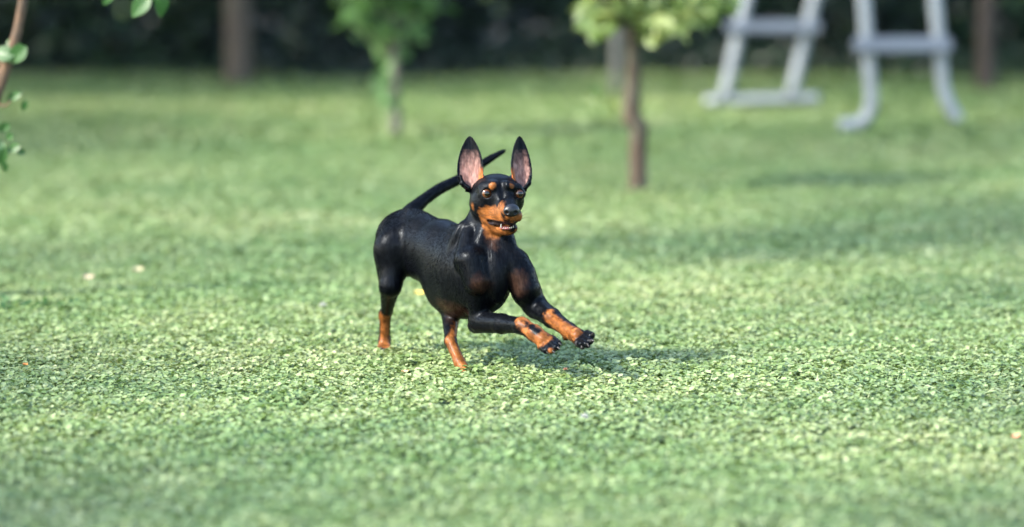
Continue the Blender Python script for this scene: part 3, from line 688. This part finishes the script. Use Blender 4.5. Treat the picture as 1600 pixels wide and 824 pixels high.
# coat markings: distance to marked points on the body, edges broken up by noise
def n3(V, sc, seed):
    r = np.random.default_rng(seed); o = np.zeros(len(V))
    for k in range(10):
        d = r.normal(size=3); d /= np.linalg.norm(d); o += np.sin(V @ d * 2 * math.pi * sc * r.uniform(.6, 1.8) + r.uniform(0, 6.28))
    return o / 4
NZ = n3(dogV, 90, 1) * .6 + n3(dogV, 260, 2) * .4
def seg_mask(V, a, b, ra, rb, soft=5.5, nz=3):
    a, b = D(*a), D(*b); ab = b - a; t = np.clip((V - a) @ ab / (ab.dot(ab) + 1e-9), 0, 1)
    d = np.linalg.norm(V - a - t[:, None] * ab, axis=1) / PX
    r = ra + (rb - ra) * t
    return np.clip((r - d + NZ * nz) / soft + .5, 0, 1)
def dog_colours(V, N):
    tan = np.zeros(len(V)); faint = np.zeros(len(V)); blk = np.zeros(len(V))
    def T(*a, **k): nonlocal tan; tan = np.maximum(tan, seg_mask(V, *a, **k))
    def K(*a, **k): nonlocal tan; tan = tan * (1 - seg_mask(V, *a, **k))
    def Fa(*a, **k): nonlocal faint; faint = np.maximum(faint, seg_mask(V, *a, **k))
    # muzzle, cheeks, throat
    T((764, 339, -.155), (782, 341, -.175), 17, 19, nz=2); T((785, 324, -.185), (792, 327, -.20), 8, 8); T((757, 332, -.145), (760, 350, -.14), 10, 10)
    T((812, 333, -.165), (812, 345, -.165), 9, 9); T((806, 342, -.185), (804, 346, -.19), 8, 8)
    T((769, 360, -.14), (792, 366, -.175), 13, 9, nz=2); T((800, 362, -.17), (804, 360, -.17), 6, 6, soft=5); Fa((768, 372, -.14), (772, 384, -.15), 9, 6, soft=9, nz=3)
    K((796, 318, -.20), (800, 328, -.215), 9, 9, nz=1)
    T((803, 344, -.205), (812, 341, -.19), 7, 9, nz=1); T((792, 342, -.205), (798, 343, -.21), 3.5, 3.5, nz=1, soft=5)
    T((770, 290, -.166), (769, 290.5, -.166), 5.4, 5.4, soft=3, nz=1); T((800.5, 290, -.166), (801, 290.5, -.166), 4.8, 4.8, soft=3, nz=1)
    T((741, 321, -.135), (741, 324, -.135), 4.4, 4.2, nz=1)
    # legs
    T((601, 497, .135), (601, 545, .14), 13, 16, nz=2.5); K((598, 500, .165), (594, 530, .18), 6, 7); K((604, 546, .165), (596, 552, .165), 15, 15)
    T((634, 432, .11), (620, 470, .12), 7, 6, nz=2)
    T((713, 508, -.03), (705, 535, -.10), 11, 11); T((705, 535, -.1), (735, 592, -.16), 12, 22, nz=2); K((696, 515, -.075), (700, 550, -.10), 7.5, 7, nz=2); K((714, 530, -.095), (734, 572, -.125), 6, 6, nz=2)
    T((816, 500, -.245), (836, 520, -.275), 12, 14); T((836, 522, -.28), (850, 533, -.29), 15, 13); T((826, 528, -.24), (835, 533, -.25), 8, 8)
    K((818, 500, -.255), (838, 515, -.282), 6, 8, nz=3); K((862, 541, -.312), (874, 541, -.315), 11, 11, nz=2); K((846, 549, -.30), (856, 553, -.31), 7, 7, nz=2)
    T((858, 547, -.322), (862, 550, -.325), 4.5, 4.5, nz=1)
    T((862, 494, -.195), (888, 516, -.245), 12, 13); T((888, 517, -.24), (900, 524, -.27), 13, 10); T((905, 525, -.29), (911, 523, -.295), 6, 5)
    K((872, 487, -.195), (900, 509, -.245), 8, 8, nz=2.5); K((912, 535, -.29), (925, 524, -.285), 14, 12, nz=2)
    Fa((752, 445, -.185), (758, 456, -.185), 15, 13, soft=16, nz=4); Fa((811, 438, -.165), (809, 452, -.165), 14, 11, soft=14, nz=4)
    Fa((700, 482, -.06), (722, 490, -.10), 16, 14, soft=20, nz=3)
    Fa((728, 452, -.11), (722, 476, -.10), 6, 6, soft=14)
    base = np.array([.0014, .0018, .0028]); colr = np.tile(base, (len(V), 1))
    tb = np.array([.125, .043, .011]); tlight = np.array([.23, .10, .037])
    tv = np.clip(.5 + n3(V, 60, 5) * .5, 0, 1)[:, None]; tcol = (tb * (1 - tv * .35) + tlight * tv * .35) * (.62 + .5 * np.clip(.5 + n3(V, 38, 6) * .7, 0, 1))[:, None]
    paws = (V[:, 2] > .02)
    fc = np.array([.036, .017, .010])
    colr = colr * (1 - faint[:, None] * .55) + fc * faint[:, None] * .55
    tan = tan * tan * (3 - 2 * tan)
    colr = colr * (1 - tan[:, None]) + tcol * tan[:, None]
    skin = np.zeros(len(V))
    for ei, (b, u, w, n, L, hw, dep) in enumerate(EARS):
        X = V - b; t = X @ u / L; s = X @ w; q = X @ n; wt = ear_profile(t) * hw
        q0 = dep * ((s / np.maximum(wt, 1e-3)) ** 2 * np.clip(1.1 - t, 0, 1) - .5)
        m = (q > q0 - .0003) & (N @ n > .05) & (np.abs(q - q0) < .006) & (t > .02) & (t < 1.02) & (np.abs(s) < wt * 1.1)
        f = np.clip((.86 - np.abs(s) / wt + NZ * .06) / .16, 0, 1) * np.clip((.76 - t + NZ * .05) / .36, 0, 1) * m
        pink = np.array([.12, .060, .052]); pale = np.array([.22, .135, .12]); v = np.clip(.5 + n3(V * np.array([3, 1, 1]), 45, 8 + ei) * .35, 0, 1)[:, None]
        pc = pink * (1 - v) + pale * v
        colr = colr * (1 - f[:, None] * .92) + pc * f[:, None] * .92
        side = -1 if ei == 0 else 1                      # tan rim on the inner edge
        sgn = s * (1 if w[0] > 0 else -1) * (-side)
        o = np.clip((sgn / wt - .52) / .15, 0, 1) * np.clip((.42 - t) / .15, 0, 1) * np.clip((t - .05) / .1, 0, 1) * m * .8
        colr = colr * (1 - o[:, None]) + np.array([.26, .08, .02]) * o[:, None]
        skin = np.maximum(skin, f)
    # inside of the mouth, lips
    mo = np.maximum(seg_mask(V, (766, 347, -.155), (788, 353.2, -.19), 5.6, 7.6, soft=2, nz=.7), seg_mask(V, (788, 352.5, -.19), (810, 349, -.185), 7.4, 5.2, soft=2, nz=.7))[:, None]
    colr = colr * (1 - mo) + np.array([.012, .008, .009]) * mo
    # dark rims round the eyes
    for e in (EL_, ER_):
        d = np.linalg.norm(V - e, axis=1) / PX; r_ = np.clip((13.5 - d) / 3, 0, 1)[:, None]
        colr = colr * (1 - r_) + np.array([.006, .006, .007]) * r_
    return colr, tan, skin
dogC, dogTan, dogSkin = dog_colours(dogV, dogN)
# lie of the hair: directions at places on the body, blended, then random values smeared along them
FLOW = [((799, 330, -.20), (785, 305, -.16)), ((785, 305, -.16), (778, 280, -.11)), ((775, 340, -.15), (755, 330, -.12)), ((778, 280, -.11), (770, 300, -.06)), ((755, 330, -.12), (745, 350, -.09)),
        ((770, 380, -.11), (775, 430, -.17)), ((748, 380, -.08), (735, 420, -.11)), ((730, 360, -.08), (712, 420, -.07)), ((775, 430, -.17), (780, 490, -.14)), ((795, 385, -.12), (800, 440, -.15)),
        ((735, 410, -.13), (748, 495, -.11)), ((750, 503, -.12), (815, 509, -.235)), ((815, 509, -.235), (865, 543, -.31)), ((810, 420, -.13), (836, 478, -.13)), ((838, 480, -.13), (920, 534, -.29)),
        ((715, 380, -.04), (680, 400, .02)), ((700, 345, .0), (650, 330, .12)), ((710, 450, -.06), (680, 450, .02)), ((690, 410, .0), (655, 420, .07)), ((640, 340, .12), (605, 370, .12)),
        ((620, 380, .08), (605, 440, .08)), ((605, 440, .08), (603, 490, .13)), ((602, 490, .13), (601, 545, .15)), ((705, 500, -.02), (704, 535, -.09)), ((704, 535, -.09), (730, 582, -.14)),
        ((652, 320, .16), (690, 295, .20)), ((690, 295, .20), (787, 237, .265)), ((735, 285, -.1), (733, 220, -.09)), ((812, 285, -.1), (813, 220, -.09))]
def hair_flow(V, N):
    num = np.zeros_like(V); 
    for a, b in FLOW:
        a, b = D(*a), D(*b); ab = b - a; t = np.clip((V - a) @ ab / ab.dot(ab), 0, 1)
        d = ((V - a - t[:, None] * ab) ** 2).sum(1); w = 1 / (d + 4e-4) ** 3
        num += w[:, None] * ab / np.linalg.norm(ab)
    num -= N * (num * N).sum(1, keepdims=True); return num / (np.linalg.norm(num, axis=1, keepdims=True) + 1e-9)
dogFl = hair_flow(dogV, dogN)
def streaks(V, F, fl, iters, seed):
    rg = np.random.default_rng(seed); x = rg.normal(size=len(V))
    e = np.concatenate([F[:, [0, 1]], F[:, [1, 2]], F[:, [2, 3]], F[:, [3, 0]], F[:, [0, 2]], F[:, [1, 3]]]); e = np.concatenate([e, e[:, ::-1]])
    dv = V[e[:, 1]] - V[e[:, 0]]; dv /= np.linalg.norm(dv, axis=1, keepdims=True) + 1e-12
    w = np.abs((dv * fl[e[:, 0]]).sum(1)) ** 10; W = np.bincount(e[:, 0], w, len(V)) + 1e-6
    for _ in range(iters): x = .25 * x + .75 * np.bincount(e[:, 0], w * x[e[:, 1]], len(V)) / W
    x -= x.mean(); return np.clip(.5 + x / x.std() * .2, 0, 1)
dogSt = streaks(dogV, dogF, dogFl, 6, 3); dogSt2 = streaks(dogV, dogF, dogFl, 26, 4)
DOG_O = np.array([D(690, 560, 0)[0], DOG_Y, 0.0])
def set_attr(me, name, C3):
    a = me.color_attributes.new(name, 'FLOAT_COLOR', 'POINT')
    a.data.foreach_set('color', np.concatenate([C3, np.ones((len(C3), 1))], 1).astype(np.float32).ravel())
def coat_material():
    m, nt, b = mat_new('short_black_and_tan_coat')
    at = nt.nodes.new('ShaderNodeAttribute'); at.attribute_name = 'coat'
    h = nt.nodes.new('ShaderNodeAttribute'); h.attribute_name = 'hair'; sp = nt.nodes.new('ShaderNodeSeparateColor'); nt.links.new(h.outputs['Color'], sp.inputs[0])
    n = noise(nt, 500, 3, 'Object', None, .7); n2 = noise(nt, 40, 3, 'Object')
    v = ramp(nt, sp.outputs[0], [(.15, (.72, .72, .72)), (.85, (1.28, 1.25, 1.22))])
    v2 = ramp(nt, sp.outputs[1], [(.15, (.85, .85, .85)), (.85, (1.15, 1.13, 1.12))])
    c = mixc(nt, mixc(nt, at.outputs['Color'], v, 1.0, 'MULTIPLY'), v2, 1.0, 'MULTIPLY')
    nt.links.new(c, b.inputs['Base Color'])
    rr = ramp(nt, n2, [(.3, (.27, .27, .27)), (.7, (.35, .35, .35))]); nt.links.new(mixc(nt, rr, (.65, .65, .65), sp.outputs[2]), b.inputs['Roughness'])
    b.inputs['Specular IOR Level'].default_value = .10
    nt.links.new(ramp(nt, sp.outputs[0], [(0, (.25, .29, .38)), (1, (.8, .9, 1))]), b.inputs['Specular Tint'])
    b1 = nt.nodes.new('ShaderNodeBump'); b1.inputs['Strength'].default_value = .15; b1.inputs['Distance'].default_value = .0016; nt.links.new(sp.outputs[0], b1.inputs['Height'])
    b2 = nt.nodes.new('ShaderNodeBump'); b2.inputs['Strength'].default_value = .08; b2.inputs['Distance'].default_value = .002; nt.links.new(sp.outputs[1], b2.inputs['Height']); nt.links.new(b1.outputs[0], b2.inputs['Normal'])
    b3 = nt.nodes.new('ShaderNodeBump'); b3.inputs['Strength'].default_value = .25; b3.inputs['Distance'].default_value = .001; nt.links.new(n, b3.inputs['Height']); nt.links.new(b2.outputs[0], b3.inputs['Normal'])
    nt.links.new(b3.outputs[0], b.inputs['Normal'])
    return m
M_coat = coat_material()
dog = empty('dog', DOG_O)
tag(dog, 'small black and tan dog with upright ears running across the lawn', 'dog')
me = np_mesh('dog_body', dogV - DOG_O, dogF); set_attr(me, 'coat', dogC); set_attr(me, 'hair', np.stack([dogSt, dogSt2, np.clip(dogSkin, 0, 1)], 1))
dog_body = link('body', me, M_coat, dog)
# the short coat: real strands lying along the body
def make_fur(n):
    rg = np.random.default_rng(12); q = dogF; ar = np.linalg.norm(np.cross(dogV[q[:, 2]] - dogV[q[:, 0]], dogV[q[:, 3]] - dogV[q[:, 1]]), axis=1)
    cx = dogV[q].mean(1); headw = np.clip((cx[:, 2] - D(0, 375, -.1)[2]) / .02, 0, 1); pr = ar * (1 + 1.2 * headw) ; pr /= pr.sum()
    f = rg.choice(len(q), n, p=pr); u, v = rg.uniform(0, 1, (2, n, 1)); c = q[f]
    bl = lambda A: (A[c[:, 0]] * (1 - u) + A[c[:, 1]] * u) * (1 - v) + (A[c[:, 3]] * (1 - u) + A[c[:, 2]] * u) * v
    p = bl(dogV); N = bl(dogN); fl = bl(dogFl); cc = bl(dogC); sk = bl(dogSkin[:, None])[:, 0]
    keep = sk < .25
    for e, r in ((EL_, 9.5), (ER_, 9.5), (D(799, 331, -.205), 12), (D(786, 352, -.185), 9), (D(800, 351, -.19), 9)): keep &= np.linalg.norm(p - e, axis=1) / PX > r
    p, N, fl, cc = p[keep], N[keep], fl[keep], cc[keep]; n = len(p)
    hw = np.clip((p[:, 2] - D(0, 375, -.1)[2]) / .02, 0, 1) * (np.abs(p[:, 1] - DOG_Y + .12) < .13)
    paw = np.clip((.065 - p[:, 2]) / .03, 0, 1)
    L = (.0055 - .0038 * hw - .0025 * paw) * rg.uniform(.6, 1.2, n)
    d = fl + rg.normal(size=(n, 3)) * .07; lift = .05 + .03 * rg.normal(size=n)
    m = p + (d * .5 + N * lift[:, None] * .8) * L[:, None]; t = p + (d + N * lift[:, None] * .75) * L[:, None]
    pts = np.stack([p - N * .0001, m, t], 1).reshape(-1, 3) - DOG_O
    hc = bpy.data.hair_curves.new('fur'); hc.add_curves([3] * n)
    hc.attributes['position'].data.foreach_set('vector', pts.astype(np.float32).ravel())
    ra = hc.attributes.get('radius') or hc.attributes.new('radius', 'FLOAT', 'POINT')
    ra.data.foreach_set('value', np.tile(np.array([.00016, .00014, .00004], np.float32), n))
    ca = hc.attributes.new('coat', 'FLOAT_COLOR', 'CURVE'); jit = rg.uniform(.65, 1.4, (n, 1))
    ca.data.foreach_set('color', np.concatenate([cc * jit, np.ones((n, 1))], 1).astype(np.float32).ravel())
    m_, nt, b = mat_new('coat_strands'); at = nt.nodes.new('ShaderNodeAttribute'); at.attribute_name = 'coat'; nt.links.new(at.outputs['Color'], b.inputs['Base Color'])
    b.inputs['Roughness'].default_value = .25; b.inputs['Specular IOR Level'].default_value = .045; b.inputs['Specular Tint'].default_value = (.8, .9, 1, 1)
    o = bpy.data.objects.new('fur', hc); hc.materials.append(m_); col.objects.link(o); o.parent = dog_body
    return o
make_fur(90000)
# eyes
def make_eye(c, rpx, gaze):
    import bmesh
    bm = bmesh.new(); bmesh.ops.create_uvsphere(bm, u_segments=48, v_segments=32, radius=rpx * PX)
    g = Vector(gaze).normalized(); q = Vector((0, 0, 1)).rotation_difference(g)
    bmesh.ops.rotate(bm, verts=bm.verts, cent=(0, 0, 0), matrix=q.to_matrix()); me = bpy.data.meshes.new('eye'); bm.to_mesh(me); bm.free()
    V = np.array([v.co for v in me.vertices]); ang = np.degrees(np.arccos(np.clip((V / np.linalg.norm(V, axis=1, keepdims=True)) @ np.array(g), -1, 1)))
    C3 = np.zeros((len(V), 3)); C3[:] = (.05, .035, .03)
    C3[ang < 52] = (.012, .008, .006); C3[ang < 46] = (.075, .026, .009); C3[ang < 37] = (.045, .015, .005); C3[ang < 24] = (.001, .001, .001)
    set_attr(me, 'iris', C3)
    m, nt, b = mat_new('wet_eye'); at = nt.nodes.new('ShaderNodeAttribute'); at.attribute_name = 'iris'; nt.links.new(at.outputs['Color'], b.inputs['Base Color'])
    b.inputs['Roughness'].default_value = .06
    o = link('eye', me, m, dog); o.location = Vector(c - DOG_O); return o
make_eye(D(760.3, 302.6, -.1500), 9.2, (.12, -1, .05)); make_eye(D(811.0, 303.2, -.1468), 8.8, (.30, -1, .05))
# nose leather, teeth, tongue, claws, pads
def sdf_part(name, prims, mat, vox=.0009, parent=None, nostrils=()):
    los, his = zip(*[prim_box(k, d_, .004) for k, d_, _, op in prims if op == 'u']); lo = np.min(los, 0); hi = np.max(his, 0)
    ax, ay, az = [np.arange(lo[i], hi[i] + vox, vox) for i in range(3)]
    Fd = np.full((len(ax), len(ay), len(az)), .03)
    for k, d_, kk, op in prims:
        d = prim_d(k, d_, ax[:, None, None], ay[None, :, None], az[None, None, :])
        Fd = smin(Fd, d, kk) if op == 'u' else -smin(-Fd, d, kk)
    ins = Fd < 0; cnt = sum(ins[a:ins.shape[0] - 1 + a, b:ins.shape[1] - 1 + b, c:ins.shape[2] - 1 + c].astype(int) for a in (0, 1) for b in (0, 1) for c in (0, 1))
    act = (cnt > 0) & (cnt < 8); idx = np.argwhere(act); vid = np.full(cnt.shape, -1); vid[act] = np.arange(len(idx)); I, J, K = idx.T
    acc = np.zeros((len(idx), 3)); n = np.zeros(len(idx))
    for p in [(a, b, c) for a in (0, 1) for b in (0, 1) for c in (0, 1)]:
        for s in range(3):
            if p[s]: continue
            q = list(p); q[s] = 1; f0 = Fd[I + p[0], J + p[1], K + p[2]]; f1 = Fd[I + q[0], J + q[1], K + q[2]]
            cr = (f0 < 0) != (f1 < 0); t = np.where(cr, f0 / np.where(cr, f0 - f1, 1), 0); pos = np.tile(np.array(p, float), (len(idx), 1)); pos[:, s] = t
            acc += pos * cr[:, None]; n += cr
    V = lo + (idx + acc / n[:, None]) * vox; Fs = []
    for s in range(3):
        a0 = [slice(1, -1)] * 3; a1 = [slice(1, -1)] * 3; a0[s] = slice(0, -1); a1[s] = slice(1, None)
        A, B = ins[tuple(a0)], ins[tuple(a1)]; e = np.argwhere(A != B); off = np.array([1, 1, 1]); off[s] = 0; fl = A[tuple(e.T)]; e = e + off; u, v = (s + 1) % 3, (s + 2) % 3
        def c(du, dv):
            q = e.copy(); q[:, u] -= du; q[:, v] -= dv; return vid[tuple(q.T)]
        qd = np.stack([c(0, 0), c(1, 0), c(1, 1), c(0, 1)], 1); qd[~fl] = qd[~fl][:, ::-1]; Fs.append(qd)
    return link(name, np_mesh(name, V - DOG_O, np.concatenate(Fs)), mat, parent or dog)
def C_(a, b, ra, rb, k=2, op='u'): return ('c', (D(*a), D(*b), ra * PX, rb * PX), k * PX, op)
def E_(c, r, rot=(0, 0, 0), k=2, op='u'): return ('e', (D(*c), np.array(r, float) * PX, np.array(Euler([R(x) for x in rot]).to_matrix())), k * PX, op)
m_nose, nt, b = mat_new('nose_leather'); b.inputs['Base Color'].default_value = (.005, .006, .009, 1); b.inputs['Specular IOR Level'].default_value = .35; b.inputs['Roughness'].default_value = .34
bump(nt, b, noise(nt, 900, 2, 'Object'), .4, .0008)
sdf_part('nose', [E_((799, 329.5, -.203), (12.6, 8.5, 9.6), (10, 0, 12), 3), E_((799, 326, -.197), (10.5, 9, 7), (0, 0, 12), 4),
                  E_((792.0, 332.4, -.2130), (3.1, 5, 2.5), (0, 25, 0), 1.5, 's'), E_((805.4, 332.6, -.2120), (2.9, 5, 2.4), (0, -25, 0), 1.5, 's'),
                  C_((799, 333, -.2140), (799, 342, -.212), .8, .8, 1.5, 's')], m_nose)
m_tooth = plain('tooth_enamel', (.24, .235, .21), .3)
def tooth(x, y, d_, w, h, up=True):
    s = 1 if up else -1
    sdf_part('tooth', [C_((x, y + s * h * .5, d_), (x, y - s * h * .5, d_ - .002), w, w * .45, 1)], m_tooth, .0006)
tooth(783.0, 352.8, -.184, 1.6, 4.0); tooth(802, 354.2, -.188, 1.1, 2.4)
for x, y in ((787, 355.6), (790, 355.6), (793, 355.8), (796, 355.6), (799, 355)): tooth(x, y + .6, -.188, 1.25, 1.4)
sdf_part('tongue', [E_((790, 356.5, -.174), (9, 14, 2.6), (0, 0, 15), 3)], plain('tongue_flesh', (.16, .045, .05), .4), .0009)
m_claw = plain('claw_horn', (.012, .011, .011), .4, 0, .25)
def claw(a, b): sdf_part('claw', [C_(a, [a[i] + (b[i] - a[i]) * .62 for i in range(3)], 2.3, 1.0, 1)], m_claw, .0006)
claw((854, 549, -.309), (858, 554, -.315)); claw((864, 549, -.319), (869, 553, -.326)); claw((872, 543.5, -.319), (877, 547, -.326)); claw((874, 537, -.306), (879, 541, -.312))
claw((909, 540.5, -.297), (910, 546, -.303)); claw((918, 538, -.309), (921.5, 543.5, -.316)); claw((925, 532, -.307), (929.5, 534, -.314)); claw((926, 523, -.296), (928, 518.5, -.302))
claw((596, 545, .128), (595, 552, .122)); claw((600.5, 546, .126), (600.5, 553, .120)); claw((605, 545.5, .128), (606, 552, .122))
claw((732, 586, -.168), (734, 592, -.174)); claw((737, 585, -.172), (740, 591, -.178)); claw((741, 583, -.170), (745, 588, -.176))
m_pad, nt, b = mat_new('paw_pad_skin'); b.inputs['Base Color'].default_value = (.010, .009, .011, 1); b.inputs['Specular IOR Level'].default_value = .25; b.inputs['Roughness'].default_value = .7; bump(nt, b, noise(nt, 700, 2), .5, .001)
sdf_part('paw_pad', [E_((906, 537, -.283), (8, 7, 6.5), (0, 0, 0), 3)], m_pad); 
for c in ((910, 543, -.296), (918.5, 541, -.305), (923.5, 533, -.306)): sdf_part('paw_pad', [E_(c, (4, 4, 3.2))], m_pad)

# whiskers
wsp = []
for k, (a, b_) in enumerate([((812, 340, -.195), (828, 333, -.20)), ((813, 343, -.19), (830, 340, -.195)), ((811, 347, -.185), (826, 350, -.19)), ((812, 337, -.19), (824, 326, -.19)), ((806, 360, -.175), (814, 369, -.18)),
                             ((773, 340, -.185), (752, 346, -.21)), ((775, 344, -.185), (757, 354, -.21)), ((771, 337, -.18), (749, 338, -.205))]):
    a, b_ = D(*a), D(*b_); mid = (a + b_) / 2 + np.array([0, 0, .002]); wsp.append(([a, mid, b_], [.0003, .0002, .0001]))
m_wh = plain('whisker_hair', (.01, .01, .01), .4)
for w_s in wsp: tubes('whisker', [w_s], m_wh, dog, DOG_O, 5)
